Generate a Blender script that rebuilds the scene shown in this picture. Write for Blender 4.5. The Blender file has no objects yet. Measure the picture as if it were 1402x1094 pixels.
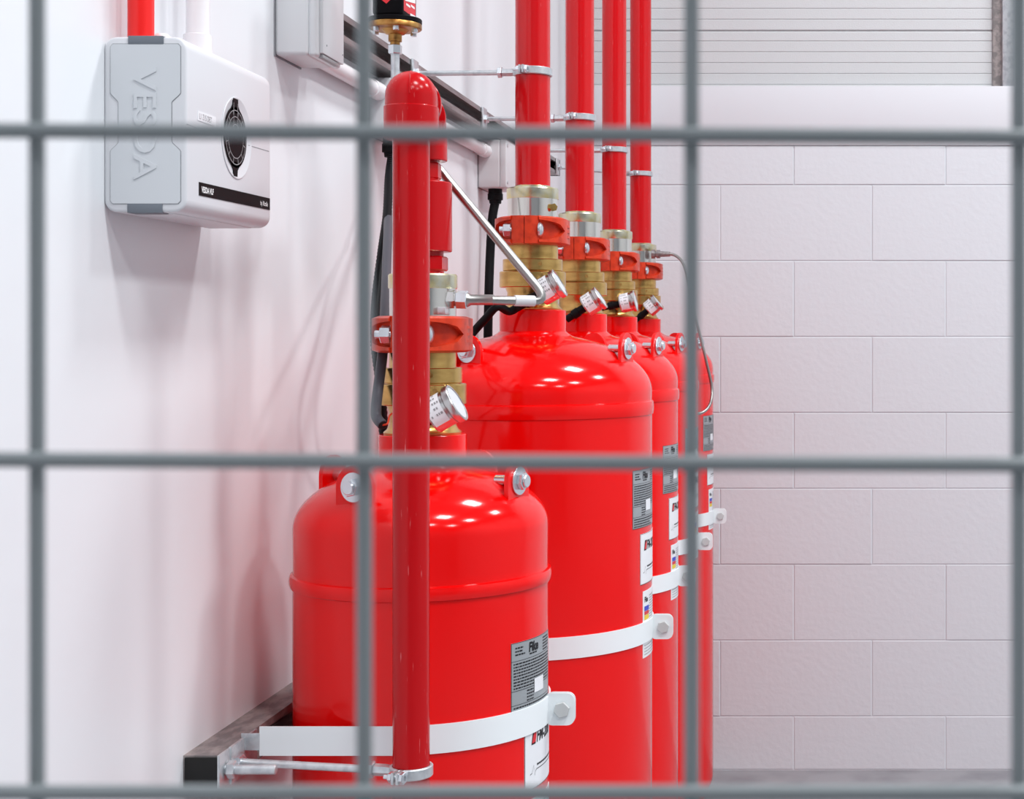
import bpy, bmesh, math, random
from mathutils import Vector, Matrix
random.seed(7)
PI = math.pi
C = bpy.context.scene.collection
SC = bpy.context.scene

# ------------------------------------------------------------------ camera, world, light, exposure
W, HH = 1402, 1094
F = 2150.0                    # focal length in pixels of the photograph
VX, VY = 1110.0, 456.0        # vanishing point of the left wall
CH = 1.2965                   # lens height over the floor
cam = bpy.data.cameras.new('camera')
cam.sensor_fit = 'HORIZONTAL'; cam.sensor_width = 36.0
cam.lens = F / W * 36.0
cam.shift_x = (W / 2 - VX) / W
cam.shift_y = -(HH / 2 - VY) / W
cam.clip_start = 0.02; cam.clip_end = 60
cam.dof.use_dof = True; cam.dof.focus_distance = 2.35; cam.dof.aperture_fstop = 30
co = bpy.data.objects.new('camera', cam); C.objects.link(co)
co.location = (0, 0, CH); co.rotation_euler = (PI / 2, 0, 0)
SC.camera = co
vs = SC.view_settings
vs.view_transform = 'Standard'; vs.look = 'None'; vs.gamma = 1; vs.use_curve_mapping = False
vs.exposure = -0.22
w = bpy.data.worlds.new('world'); SC.world = w; w.use_nodes = True
w.node_tree.nodes['Background'].inputs[0].default_value = (0.9, 0.95, 1, 1)
w.node_tree.nodes['Background'].inputs[1].default_value = 0.4

def area(x, y, z, sx, sy, power, col=(0.97, 0.985, 1.0)):
    l = bpy.data.lights.new('strip_light', 'AREA'); l.shape = 'RECTANGLE'; l.size = sx; l.size_y = sy
    l.energy = power; l.color = col
    o = bpy.data.objects.new('strip_light', l); C.objects.link(o); o.location = (x, y, z)
    return o
LP = 70
for y, k in ((-1.5, 0.65), (0.55, 1.05), (2.9, 0.95)):
    area(0.85, y, 4.3, 0.6, 0.5, LP * k)
    area(2.7, y, 4.3, 0.6, 0.5, LP * k)

# ------------------------------------------------------------------ materials
def mat(name, col, rough=0.5, metal=0.0, spec=0.5, coat=0.0):
    m = bpy.data.materials.new(name); m.use_nodes = True
    b = m.node_tree.nodes['Principled BSDF']
    b.inputs['Base Color'].default_value = (*col, 1); b.inputs['Roughness'].default_value = rough
    b.inputs['Metallic'].default_value = metal; b.inputs['Specular IOR Level'].default_value = spec
    b.inputs['Coat Weight'].default_value = coat; b.inputs['Coat Roughness'].default_value = 0.06
    return m
def noise_col(m, c2, scale=(20, 20, 20), lo=0.45, hi=0.65, detail=4, amount=1.0):
    nt = m.node_tree; b = nt.nodes['Principled BSDF']
    tc = nt.nodes.new('ShaderNodeTexCoord'); mp = nt.nodes.new('ShaderNodeMapping')
    mp.inputs['Scale'].default_value = scale
    n = nt.nodes.new('ShaderNodeTexNoise'); n.inputs['Scale'].default_value = 1; n.inputs['Detail'].default_value = detail
    r = nt.nodes.new('ShaderNodeMapRange'); r.inputs[1].default_value = lo; r.inputs[2].default_value = hi
    r.inputs[4].default_value = amount
    mx = nt.nodes.new('ShaderNodeMix'); mx.data_type = 'RGBA'
    mx.inputs[6].default_value = b.inputs['Base Color'].default_value; mx.inputs[7].default_value = (*c2, 1)
    nt.links.new(tc.outputs['Object'], mp.inputs[0]); nt.links.new(mp.outputs[0], n.inputs['Vector'])
    nt.links.new(n.outputs[0], r.inputs[0]); nt.links.new(r.outputs[0], mx.inputs[0])
    nt.links.new(mx.outputs[2], b.inputs['Base Color'])
    return m
def bump(m, scale, strength, dist=0.001, detail=3):
    nt = m.node_tree; b = nt.nodes['Principled BSDF']
    tc = nt.nodes.new('ShaderNodeTexCoord')
    n = nt.nodes.new('ShaderNodeTexNoise'); n.inputs['Scale'].default_value = scale; n.inputs['Detail'].default_value = detail
    bp = nt.nodes.new('ShaderNodeBump'); bp.inputs['Strength'].default_value = strength; bp.inputs['Distance'].default_value = dist
    nt.links.new(tc.outputs['Object'], n.inputs['Vector']); nt.links.new(n.outputs[0], bp.inputs['Height'])
    nt.links.new(bp.outputs[0], b.inputs['Normal'])
    return m
M = {}
M['plaster'] = bump(mat('white_plaster', (0.79, 0.818, 0.848), 0.42, spec=0.45), 9, 0.25, 0.004)
M['block'] = bump(mat('painted_block', (0.70, 0.72, 0.755), 0.6, spec=0.3), 55, 0.5, 0.002, 6)
M['mortar'] = mat('painted_mortar', (0.71, 0.73, 0.765), 0.7, spec=0.2)
M['band'] = mat('painted_render', (0.72, 0.735, 0.77), 0.6, spec=0.3)
M['slat'] = bump(mat('shutter_steel', (0.60, 0.61, 0.62), 0.42, spec=0.5), 260, 0.6, 0.001, 2)
M['concrete'] = noise_col(mat('floor_concrete', (0.32, 0.32, 0.34), 0.5), (0.24, 0.24, 0.26), (6, 6, 6))
M['ceil'] = mat('ceiling_grey', (0.45, 0.46, 0.48), 0.8)
M['right_paint'] = mat('grey_wall_paint', (0.52, 0.53, 0.55), 0.5)
M['cladding'] = mat('grey_cladding', (0.24, 0.25, 0.27), 0.6)
M['red'] = mat('red_cylinder_enamel', (0.87, 0.0015, 0.0015), 0.12, spec=0.36)
M['red_pipe'] = noise_col(mat('red_pipe_enamel', (0.60, 0.002, 0.005), 0.12, spec=0.45), (0.85, 0.25, 0.25), (420, 420, 30), 0.70, 0.76, 5, 0.55)
M['shaded_red'] = noise_col(mat('shaded_red_pipe_enamel', (0.50, 0.002, 0.005), 0.2, spec=0.26), (0.80, 0.30, 0.30), (420, 420, 30), 0.68, 0.74, 5, 0.6)  # pipe red darkened so its colour carries the shade on the drop pipe
M['red_bright'] = mat('red_plastic', (0.9, 0.008, 0.006), 0.3)
M['coupling'] = bump(noise_col(mat('orange_red_casting', (0.66, 0.050, 0.016), 0.36, spec=0.25), (0.50, 0.034, 0.012), (60, 60, 60)), 120, 0.3, 0.001)
M['brass'] = noise_col(mat('brass', (0.66, 0.43, 0.145), 0.27, 1.0), (0.47, 0.29, 0.09), (30, 30, 90), 0.4, 0.7)
M['bronze'] = noise_col(mat('bronze', (0.50, 0.28, 0.09), 0.38, 1.0), (0.28, 0.12, 0.03), (60, 60, 60))
M['nickel'] = mat('nickel_plate', (0.72, 0.71, 0.66), 0.17, 1.0)
M['zinc'] = noise_col(mat('yellow_zinc', (0.70, 0.62, 0.32), 0.26, 1.0), (0.70, 0.69, 0.54), (60, 60, 40), 0.4, 0.6)
M['steel'] = mat('bright_steel', (0.60, 0.60, 0.59), 0.27, 1.0)
M['tube_steel'] = mat('satin_steel', (0.40, 0.395, 0.38), 0.33, 1.0)
M['galv'] = noise_col(mat('galvanised_steel', (0.66, 0.69, 0.71), 0.38, 0.7), (0.52, 0.55, 0.58), (80, 80, 80))
M['bright_zinc'] = mat('bright_zinc', (0.72, 0.76, 0.80), 0.26, 0.9)
M['rail'] = noise_col(mat('strut_steel', (0.36, 0.34, 0.34), 0.42, 0.8), (0.24, 0.22, 0.22), (120, 9, 120), 0.4, 0.65)
M['dusty_rail'] = noise_col(mat('dusty_strut_steel', (0.20, 0.18, 0.18), 0.6, 0.3), (0.34, 0.30, 0.29), (70, 30, 70), 0.42, 0.62, 8)
M['fence'] = mat('grey_coated_wire', (0.20, 0.225, 0.235), 0.42, 0.1)
M['strap'] = mat('white_powder_coat', (0.86, 0.91, 0.93), 0.35)
M['grey_bolt'] = mat('grey_painted_bolt', (0.55, 0.57, 0.57), 0.5)
M['cover'] = mat('detector_plastic', (0.68, 0.69, 0.72), 0.38)
M['panel'] = mat('detector_end_plastic', (0.62, 0.645, 0.675), 0.42)
M['seam'] = mat('dark_seam', (0.25, 0.26, 0.28), 0.6)
M['clip'] = mat('slate_plastic', (0.15, 0.17, 0.20), 0.5)
M['black'] = mat('black_plastic', (0.005, 0.0045, 0.0055), 0.45, spec=0.07)
M['rubber'] = mat('black_rubber', (0.005, 0.005, 0.006), 0.5, spec=0.12)
M['sleeve'] = mat('charcoal_sleeve', (0.075, 0.075, 0.09), 0.45, spec=0.25)
M['white'] = mat('white_print', (0.88, 0.88, 0.88), 0.5)
M['pvc'] = mat('white_pvc', (0.84, 0.83, 0.85), 0.3)
M['boxgrey'] = mat('pale_grey_plastic', (0.68, 0.70, 0.72), 0.35)
M['ink'] = mat('black_ink', (0.015, 0.015, 0.018), 0.5, spec=0.2)
M['greyline'] = mat('grey_print', (0.32, 0.32, 0.33), 0.5)
M['foil'] = mat('silver_label', (0.36, 0.39, 0.41), 0.35, 0.25)
M['redink'] = mat('red_ink', (0.70, 0.02, 0.03), 0.5)
M['blueink'] = mat('blue_ink', (0.03, 0.06, 0.55), 0.5)
M['yellowink'] = mat('yellow_ink', (0.85, 0.62, 0.03), 0.5)
M['void'] = mat('dark_inside', (0.006, 0.006, 0.006), 0.8)
M['label_white'] = mat('white_label', (0.85, 0.87, 0.90), 0.35)

# ------------------------------------------------------------------ helpers
def P(px, py, d):             # a point of the photograph at a known depth, in metres
    return Vector(((px - VX) * d / F, d, CH + (VY - py) * d / F))
def zy(py, d): return CH + (VY - py) * d / F

class MB:
    """collects vertices and faces of one part"""
    def __init__(s): s.v = []; s.f = []
    def add(s, vs_, fs):
        o = len(s.v); s.v += [tuple(p) for p in vs_]; s.f += [tuple(i + o for i in f) for f in fs]; return s
    def mesh(s, name, smooth=35):
        me = bpy.data.meshes.new(name); me.from_pydata(s.v, [], s.f); me.update()
        bm = bmesh.new(); bm.from_mesh(me)
        bmesh.ops.recalc_face_normals(bm, faces=bm.faces)
        if smooth:
            for f in bm.faces: f.smooth = True
            a = math.radians(smooth)
            for e in bm.edges:
                if len(e.link_faces) == 2 and e.calc_face_angle(0) > a: e.smooth = False
        bm.to_mesh(me); bm.free()
        return me
def box(x0, x1, y0, y1, z0, z1, bev=0.0, seg=2):
    bm = bmesh.new(); bmesh.ops.create_cube(bm, size=1)
    for v in bm.verts:
        v.co = Vector(((x0 + x1) / 2 + v.co.x * (x1 - x0), (y0 + y1) / 2 + v.co.y * (y1 - y0), (z0 + z1) / 2 + v.co.z * (z1 - z0)))
    if bev: bmesh.ops.bevel(bm, geom=list(bm.edges), offset=bev, segments=seg, affect='EDGES', profile=0.5)
    bm.verts.index_update()
    m = MB(); m.add([v.co[:] for v in bm.verts], [[v.index for v in f.verts] for f in bm.faces]); bm.free()
    return m
def lathe(prof, seg=48, a0=0.0, a1=2 * PI):
    """profile of (r, z) about the z axis; full turn by default"""
    m = MB(); full = abs(a1 - a0 - 2 * PI) < 1e-6
    n = seg if full else seg + 1
    vs_, fs = [], []
    for r, z in prof:
        for i in range(n):
            a = a0 + (a1 - a0) * i / seg
            vs_.append((r * math.sin(a), -r * math.cos(a), z))
    k = len(prof)
    for j in range(k - 1):
        for i in range(seg):
            i2 = (i + 1) % n if full else i + 1
            fs.append((j * n + i, j * n + i2, (j + 1) * n + i2, (j + 1) * n + i))
    if full:
        if prof[0][0] > 1e-5: fs.append(tuple(range(n - 1, -1, -1)))
        if prof[-1][0] > 1e-5: fs.append(tuple((k - 1) * n + i for i in range(n)))
    m.add(vs_, fs); return m
def ring(ri, ro, z0, z1, seg=48, a0=0.0, a1=2 * PI, ch=0.0):
    """closed ring (or arc) of rectangular section"""
    sec = [(ri, z0), (ro - ch, z0), (ro, z0 + ch), (ro, z1 - ch), (ro - ch, z1), (ri, z1)] if ch else [(ri, z0), (ro, z0), (ro, z1), (ri, z1)]
    m = MB(); full = abs(a1 - a0 - 2 * PI) < 1e-6; n = seg if full else seg + 1; k = len(sec)
    vs_, fs = [], []
    for i in range(n):
        a = a0 + (a1 - a0) * i / seg
        vs_ += [(r * math.sin(a), -r * math.cos(a), z) for r, z in sec]
    for i in range(seg):
        i2 = (i + 1) % n if full else i + 1
        for j in range(k):
            j2 = (j + 1) % k
            fs.append((i * k + j, i2 * k + j, i2 * k + j2, i * k + j2))
    if not full:
        fs.append(tuple(range(k))); fs.append(tuple((n - 1) * k + j for j in range(k - 1, -1, -1)))
    m.add(vs_, fs); return m
def catmull(pts, n=8):
    pts = [Vector(p) for p in pts]; P_ = [2 * pts[0] - pts[1]] + pts + [2 * pts[-1] - pts[-2]]; out = []
    for i in range(1, len(P_) - 2):
        for k in range(n):
            t = k / n; a, b, c, d = P_[i - 1], P_[i], P_[i + 1], P_[i + 2]
            out.append(0.5 * ((2 * b) + (c - a) * t + (2 * a - 5 * b + 4 * c - d) * t * t + (3 * b - a - 3 * c + d) * t ** 3))
    out.append(pts[-1]); return out
def tube(pts, rad, seg=16, cap=True):
    """sweep of a circle along points; rad a number or one per point"""
    pts = [Vector(p) for p in pts]; n = len(pts)
    rs = rad if isinstance(rad, (list, tuple)) else [rad] * n
    tan = []
    for i in range(n):
        t = pts[min(i + 1, n - 1)] - pts[max(i - 1, 0)]; tan.append(t.normalized() if t.length > 1e-9 else Vector((0, 0, 1)))
    for i in range(n):
        if tan[i].length < 0.5: tan[i] = tan[i - 1]
    u = tan[0].orthogonal().normalized(); vs_, fs = [], []
    for i in range(n):
        u = (u - tan[i] * u.dot(tan[i])).normalized(); v = tan[i].cross(u)
        for k in range(seg):
            a = 2 * PI * k / seg
            vs_.append(pts[i] + (u * math.cos(a) + v * math.sin(a)) * rs[i])
    for i in range(n - 1):
        for k in range(seg):
            k2 = (k + 1) % seg
            fs.append((i * seg + k, i * seg + k2, (i + 1) * seg + k2, (i + 1) * seg + k))
    if cap:
        fs.append(tuple(range(seg - 1, -1, -1))); fs.append(tuple((n - 1) * seg + k for k in range(seg)))
    m = MB(); m.add(vs_, fs); return m
def stepped(p0, direc, steps, seg=24):
    """solid of revolution along a direction: steps of (distance, radius)"""
    d = Vector(direc).normalized(); p0 = Vector(p0)
    u = d.orthogonal().normalized()
    if abs(d.z) > 0.9: u = Vector((1, 0, 0))
    v = d.cross(u); vs_, fs = [], []
    for t, r in steps:
        for k in range(seg):
            a = 2 * PI * (k + 0.5) / seg
            vs_.append(p0 + d * t + (u * math.cos(a) + v * math.sin(a)) * r)
    for i in range(len(steps) - 1):
        for k in range(seg):
            k2 = (k + 1) % seg; fs.append((i * seg + k, i * seg + k2, (i + 1) * seg + k2, (i + 1) * seg + k))
    fs.append(tuple(range(seg - 1, -1, -1))); fs.append(tuple((len(steps) - 1) * seg + k for k in range(seg)))
    m = MB(); m.add(vs_, fs); return m
def cyl(p0, p1, r, seg=24, ch=0.0):
    p0, p1 = Vector(p0), Vector(p1); L = (p1 - p0).length
    st = [(0, r - ch), (ch, r), (L - ch, r), (L, r - ch)] if ch else [(0, r), (L, r)]
    return stepped(p0, p1 - p0, st, seg)
def hexa(p0, p1, r): return cyl(p0, p1, r, 6, min(r * 0.12, 0.001))
def prism(poly, fn, w0, w1):
    """2-D outline (u, v) pushed from w0 to w1; fn maps (u, v, w) to a point"""
    n = len(poly); m = MB()
    vs_ = [fn(u, v, w0) for u, v in poly] + [fn(u, v, w1) for u, v in poly]
    fs = [tuple(range(n - 1, -1, -1)), tuple(range(n, 2 * n))] + [(i, (i + 1) % n, n + (i + 1) % n, n + i) for i in range(n)]
    m.add(vs_, fs); return m
def rrect(u0, u1, v0, v1, r, n=5):
    out = []
    for cx, cy, a in ((u1 - r, v1 - r, 0), (u0 + r, v1 - r, PI / 2), (u0 + r, v0 + r, PI), (u1 - r, v0 + r, 3 * PI / 2)):
        for k in range(n + 1):
            t = a + PI / 2 * k / n; out.append((cx + r * math.cos(t), cy + r * math.sin(t)))
    return out
_txt = {}
def text_geo(body, size, fat=0.0, shear=0.0, extrude=0.0):
    key = (body, size, fat, shear, extrude)
    if key in _txt: return _txt[key]
    cu = bpy.data.curves.new('lettering_source', 'FONT'); cu.body = body; cu.size = size; cu.offset = fat; cu.shear = shear; cu.extrude = extrude
    cu.resolution_u = 3
    ob = bpy.data.objects.new('lettering_source', cu); C.objects.link(ob)
    dg = bpy.context.evaluated_depsgraph_get(); dg.update()
    me = bpy.data.meshes.new_from_object(ob.evaluated_get(dg))
    g = ([tuple(v.co) for v in me.vertices], [tuple(p.vertices) for p in me.polygons])
    bpy.data.objects.remove(ob); bpy.data.curves.remove(cu); bpy.data.meshes.remove(me)
    _txt[key] = g; return g
def text_mb(body, size, fn, fat=0.0, shear=0.0, extrude=0.0, sx=1.0):
    v, f = text_geo(body, size, fat, shear, extrude)
    m = MB(); m.add([fn(p[0] * sx, p[1], p[2]) for p in v], f); return m

def thing(name, label, cat, loc=(0, 0, 0), group=None):
    o = bpy.data.objects.new(name, None); C.objects.link(o); o.location = loc
    o.empty_display_size = 0.05; o['label'] = label; o['category'] = cat
    if group: o['group'] = group
    return o
def part(name, mb, m, parent=None, label=None, smooth=35, loc=None):
    me = mb if isinstance(mb, bpy.types.Mesh) else mb.mesh(name, smooth)
    if not me.materials: me.materials.append(M[m])
    o = bpy.data.objects.new(name, me); C.objects.link(o); o.parent = parent
    if loc is not None: o.location = loc
    if label: o['label'] = label
    return o
def struct(name, mb, m, parent=None, label=None, smooth=35):
    o = part(name, mb, m, parent, label, smooth)
    if parent is None: o['kind'] = 'structure'
    return o
def dup(root, loc, label):
    r = root.copy(); C.objects.link(r); r.location = loc; r['label'] = label
    for ch in list(root.children):
        c = ch.copy(); C.objects.link(c); c.parent = r
        for g in ch.children:
            e = g.copy(); C.objects.link(e); e.parent = c
    return r

# ------------------------------------------------------------------ the room
XW = -0.7225                  # left wall
D = 4.654                     # back wall
XR, YF, ZC = 4.6, -3.4, 4.6
struct('floor', box(XW - 0.2, XR + 0.2, YF - 0.2, D + 0.4, -0.15, 0), 'concrete', smooth=0)
struct('ceiling', box(XW - 0.2, XR + 0.2, YF - 0.2, D + 0.4, ZC, ZC + 0.15), 'ceil', smooth=0)
struct('wall_left', box(XW - 0.2, XW, YF, D + 0.4, 0, ZC), 'plaster', smooth=0)
struct('wall_right', box(XR, XR + 0.2, YF, D + 0.4, 0, ZC), 'right_paint', smooth=0)
struct('wall_front', box(XW, XR, YF - 0.2, YF, 0, ZC), 'cladding', smooth=0)
ZL = CH + (VY - 118) / 462.0          # top of the block wall
ZB = CH + (VY - 199) / 462.0          # underside of the smooth band
wb = struct('wall_back', box(XW, XR, D + 0.0022, D + 0.2, 0, ZL), 'mortar', smooth=0)
part('render_band', box(XW, XR, D - 0.004, D + 0.02, ZB, ZL, 0.002), 'band', wb)
zs = [CH + (VY - 253.2) / 462.0 - 0.225 * k for k in range(-1, 8)]   # bed joints, from the top down
rows = []
top = ZB
for k, z in enumerate(zs):
    if z < top: rows.append((z, top)); top = z
rows.append((0.002, top))
J = 0.0024
block_cache = {}
nb = 0
for r, (z0, z1) in enumerate(rows):
    x = -0.2684 - 0.45 * 2 if r % 2 == 1 else -0.05 - 0.45 * 2
    while x < 2.7:
        a, b = max(x, XW), x + 0.45
        if b > XW + 0.03:
            wd, hd = b - a - J, z1 - z0 - J
            key = (round(wd, 4), round(hd, 4))
            if key not in block_cache:
                m = MB(); c = 0.0016
                q0 = [(0, 0), (wd, 0), (wd, hd), (0, hd)]; q1 = [(c, c), (wd - c, c), (wd - c, hd - c), (c, hd - c)]
                m.add([(u, 0.012, v) for u, v in q0] + [(u, 0.0012, v) for u, v in q0] + [(u, 0, v) for u, v in q1],
                      [(8, 9, 10, 11)] + [(i + 4, (i + 1) % 4 + 4, (i + 1) % 4 + 8, i + 8) for i in range(4)] + [(i, (i + 1) % 4, (i + 1) % 4 + 4, i + 4) for i in range(4)] + [(3, 2, 1, 0)])
                block_cache[key] = m.mesh('block', 0)
            o = part('block', block_cache[key], 'block', wb)
            o.location = (a + J / 2, D + random.uniform(-0.0006, 0.0006), z0 + J / 2)
            o.rotation_euler = (random.uniform(-0.002, 0.002), 0, random.uniform(-0.0015, 0.0015))
        x += 0.45
# ribbed sectional door above the block wall
XG = (1361 - VX) / 462.0
dr = struct('door_1', box(XW, XG + 0.2, D + 0.075, D + 0.2, ZL, ZC), 'slat', smooth=0)
def slat_mesh(h, lip):
    wd = XG - XW; prof = [(0.03, 0), (0.0016, 0.0002), (0.0, 0.0022), (0.0, h - 0.0022 - lip), (0.0018, h - 0.0006 - lip), (0.006 if lip else 0.0018, h), (0.03, h)]
    n = len(prof); m = MB()
    m.add([(0, y, z) for y, z in prof] + [(wd, y, z) for y, z in prof], [(i, (i + 1) % n, n + (i + 1) % n, n + i) for i in range(n)] + [tuple(range(n)), tuple(range(2 * n - 1, n - 1, -1))])
    return m.mesh('slat', 25)
sl, sl2 = slat_mesh(0.0325, 0), slat_mesh(0.0325, 0.005)
zz, k = ZL + 0.012 - 0.0325, 0
while zz < 3.1:
    o = part('slat', sl2 if k % 10 == 5 else sl, 'slat', dr); o.location = (XW, D + 0.045, zz)
    zz += 0.0325; k += 1
part('slat_backing', box(XW, XG, D + 0.05, D + 0.075, 3.05, ZC), 'slat', dr, smooth=0)
tr = struct('trim_1', box(XG, XG + 0.03, D + 0.03, D + 0.075, ZL, ZC), 'dusty_rail', label='dark steel door track')
part('track_flange', box(XG + 0.026, XG + 0.062, D + 0.004, D + 0.07, ZL, ZC, 0.002), 'galv', tr)
struct('wall_back_upper', box(XG + 0.062, XR, D + 0.01, D + 0.2, ZL, ZC), 'band', smooth=0)
struct('trim_2', box(XW, XG + 0.062, D - 0.002, D + 0.2, 3.6, ZC), 'band', smooth=0)

# ------------------------------------------------------------------ gas cylinders
def onc(R, a_left, zt, e):
    """maps label metres (u right, v up from the label's upper left corner) on to a cylinder"""
    def fn(u, v, w=0.0):
        a = a_left + u / R; r = R + e + w
        return (r * math.sin(a), -r * math.cos(a), zt + v)
    return fn
def patch(R, a0, wd, z0, z1, e, n=14):
    fn = onc(R, a0, 0, e); fi = onc(R, a0, 0, 0.0); m = MB()
    vs_ = []
    for i in range(n + 1):
        u = wd * i / n; vs_ += [fn(u, z0), fn(u, z1), fi(u, z0), fi(u, z1)]
    fs = []
    for i in range(n):
        a, b = 4 * i, 4 * i + 4
        fs += [(a, b, b + 1, a + 1), (a + 2, b + 2, b, a), (a + 1, b + 1, b + 3, a + 3)]
    fs += [(0, 1, 3, 2), (4 * n, 4 * n + 2, 4 * n + 3, 4 * n + 1)]
    m.add(vs_, fs); return m
def bars(fn, rects, du=0.006):
    m = MB()
    for u0, u1, v0, v1 in rects:
        n = max(1, int((u1 - u0) / du)); vs_ = []
        for i in range(n + 1):
            u = u0 + (u1 - u0) * i / n; vs_ += [fn(u, v0), fn(u, v1)]
        m.add(vs_, [(2 * i, 2 * i + 2, 2 * i + 3, 2 * i + 1) for i in range(n)])
    return m
def print_lines(u0, u1, v_top, v_bot, pitch, rnd, h=0.45):
    out = []; v = v_top
    while v > v_bot:
        u = u0; end = u1 - (rnd.random() * 0.35 * (u1 - u0) if rnd.random() < 0.35 else 0)
        while u < end:
            wl = rnd.uniform(0.0015, 0.006); out.append((u, min(u + wl, end), v - pitch * h, v)); u += wl + 0.0011
        v -= pitch
    return out

def make_labels(t, R, aL, z_name, z_fm, z_haz):
    rnd = random.Random(3)
    # silver name plate
    n = part('nameplate', patch(R, aL, 0.105, z_name - 0.097, z_name, 0.0006), 'foil', t, 'silver nameplate with black print')
    fn = onc(R, aL, z_name, 0.0009)
    part('maker_lettering', text_mb('Fike', 0.0165, lambda u, v, ww: fn(0.034 + u, -0.0155 + v), 0.0007, 0.1, 0, 0.88), 'ink', n, smooth=0)
    L = print_lines(0.007, 0.026, -0.006, -0.018, 0.0042, rnd) + print_lines(0.074, 0.100, -0.004, -0.022, 0.0038, rnd)
    L += print_lines(0.036, 0.054, -0.0175, -0.019, 0.004, rnd)
    L += [(0.0, 0.105, -0.0235, -0.0230), (0.0, 0.105, -0.0608, -0.0602), (0.0, 0.105, -0.0785, -0.078)]
    L += print_lines(0.004, 0.100, -0.026, -0.058, 0.0038, rnd) + print_lines(0.03, 0.046, -0.063, -0.077, 0.0040, rnd)
    L += print_lines(0.004, 0.100, -0.081, -0.095, 0.0040, rnd)
    L += [(0, 0.0006, -0.097, 0), (0.1044, 0.105, -0.097, 0), (0, 0.105, -0.0006, 0), (0, 0.105, -0.097, -0.0964)]
    part('fine_print', bars(fn, L), 'ink', n, smooth=0)
    s = MB(); s.add(*[(lambda b: (b.v, b.f))(bars(onc(R, aL, z_name, 0.0013), [(0.047, 0.074, -0.070, -0.052)]))][0])
    part('white_sticker', s, 'label_white', n, 'small white sticker', smooth=0)
    # agent label with red flame mark
    a2 = aL + 0.025 / R
    n = part('agent_label', patch(R, a2, 0.105, z_fm - 0.085, z_fm, 0.0006), 'label_white', t, 'white agent label with red mark')
    fn = onc(R, a2, z_fm, 0.0009)
    sh = lambda u, v: fn(u + 0.25 * v, v - 0.029)
    fl = MB(); fl.add([sh(0.0150, 0.0), sh(0.0255, 0.0), sh(0.0255, 0.017), sh(0.0150, 0.017)], [(0, 1, 2, 3)])
    part('flame_mark', fl, 'ink', n, smooth=0)
    fn2 = onc(R, a2, z_fm - 0.029, 0.0012)
    fm = MB(); out = [(0.0156, 0.002), (0.0246, 0.0025), (0.0252, 0.008), (0.0236, 0.0168), (0.0208, 0.0115), (0.0192, 0.0165), (0.0160, 0.010)]
    fm.add([fn2(u + 0.25 * v, v) for u, v in out], [tuple(range(7))]); part('flame', fm, 'redink', n, smooth=0)
    part('agent_lettering', text_mb('FM-200', 0.021, lambda u, v, ww: fn(0.028 + u, -0.0275 + v), 0.0006, 0.25, 0, 0.80), 'ink', n, smooth=0)
    wv = [(0.012, -0.0665), (0.0165, -0.0655), (0.019, -0.060), (0.021, -0.056), (0.0235, -0.0695), (0.026, -0.064), (0.029, -0.0625), (0.06, -0.0625), (0.098, -0.0625)]
    m = MB()
    for (u0, v0), (u1, v1) in zip(wv, wv[1:]):
        k = max(1, int((u1 - u0) / 0.006))
        for i in range(k):
            ua, ub = u0 + (u1 - u0) * i / k, u0 + (u1 - u0) * (i + 1) / k; va, vb = v0 + (v1 - v0) * i / k, v0 + (v1 - v0) * (i + 1) / k
            m.add([fn(ua, va), fn(ub, vb), fn(ub, vb + 0.0009), fn(ua, va + 0.0009)], [(0, 1, 2, 3)])
    part('pulse_line', m, 'ink', n, smooth=0)
    L = print_lines(0.030, 0.095, -0.0555, -0.058, 0.004, rnd, 0.6)
    L += [(0, 0.0009, -0.085, 0), (0, 0.105, -0.0006, 0), (0, 0.105, -0.085, -0.0842)]
    part('fine_print', bars(fn, L), 'ink', n, smooth=0)
    # hazard label
    a3 = aL + 0.0355 / R
    n = part('hazard_label', patch(R, a3, 0.085, z_haz - 0.112, z_haz, 0.0006), 'label_white', t, 'white hazard label with coloured panels')
    fn = onc(R, a3, z_haz, 0.0009)
    part('maker_lettering', text_mb('Fike', 0.0125, lambda u, v, ww: fn(0.006 + u, -0.019 + v), 0.0004, 0.1, 0, 0.85), 'ink', n, smooth=0)
    part('blue_panel', bars(fn, [(0.006, 0.030, -0.034, -0.026)]), 'blueink', n, smooth=0)
    part('red_panel', bars(fn, [(0.006, 0.030, -0.0405, -0.0345)]), 'redink', n, smooth=0)
    part('yellow_panel', bars(fn, [(0.006, 0.030, -0.049, -0.041)]), 'yellowink', n, smooth=0)
    L = print_lines(0.032, 0.08, -0.01, -0.06, 0.0045, rnd, 0.4) + print_lines(0.006, 0.08, -0.066, -0.108, 0.0050, rnd, 0.32)
    part('fine_print', bars(fn, L), 'greyline', n, smooth=0)

def make_lug(t, R, rl, az, zb, zbase, bolt, arm_in=0.03):
    """lifting eye: a round-headed upright plate whose face looks outwards, with a bolt through it"""
    n = Vector((math.sin(az), -math.cos(az), 0)); u = Vector((math.cos(az), math.sin(az), 0))
    c = n * rl
    hw = 0.027
    poly = [(-hw, zbase), (hw, zbase)] + [(hw * math.cos(k * PI / 14), zb + hw * math.sin(k * PI / 14)) for k in range(15)]
    lug = part('lifting_lug', prism(poly, lambda a, b, ww: tuple(c + u * a + n * ww + Vector((0, 0, b))), -0.003, 0.003), 'red', t)
    if bolt:
        o = c + Vector((0, 0, zb))
        part('washer', cyl(o + n * 0.003, o + n * 0.0056, 0.0185, 28, 0.0006), 'bright_zinc', lug, 'bright zinc washer')
        b = hexa(o + n * 0.0055, o + n * 0.013, 0.0115)
        for q in (cyl(o + n * 0.0128, o + n * 0.016, 0.0085, 20, 0.001), cyl(o - n * arm_in, o - n * 0.003, 0.0068, 16, 0.001)): b.add(q.v, q.f)
        part('bolt', b, 'bright_zinc', lug, 'bright zinc bolt')
    return lug

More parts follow.
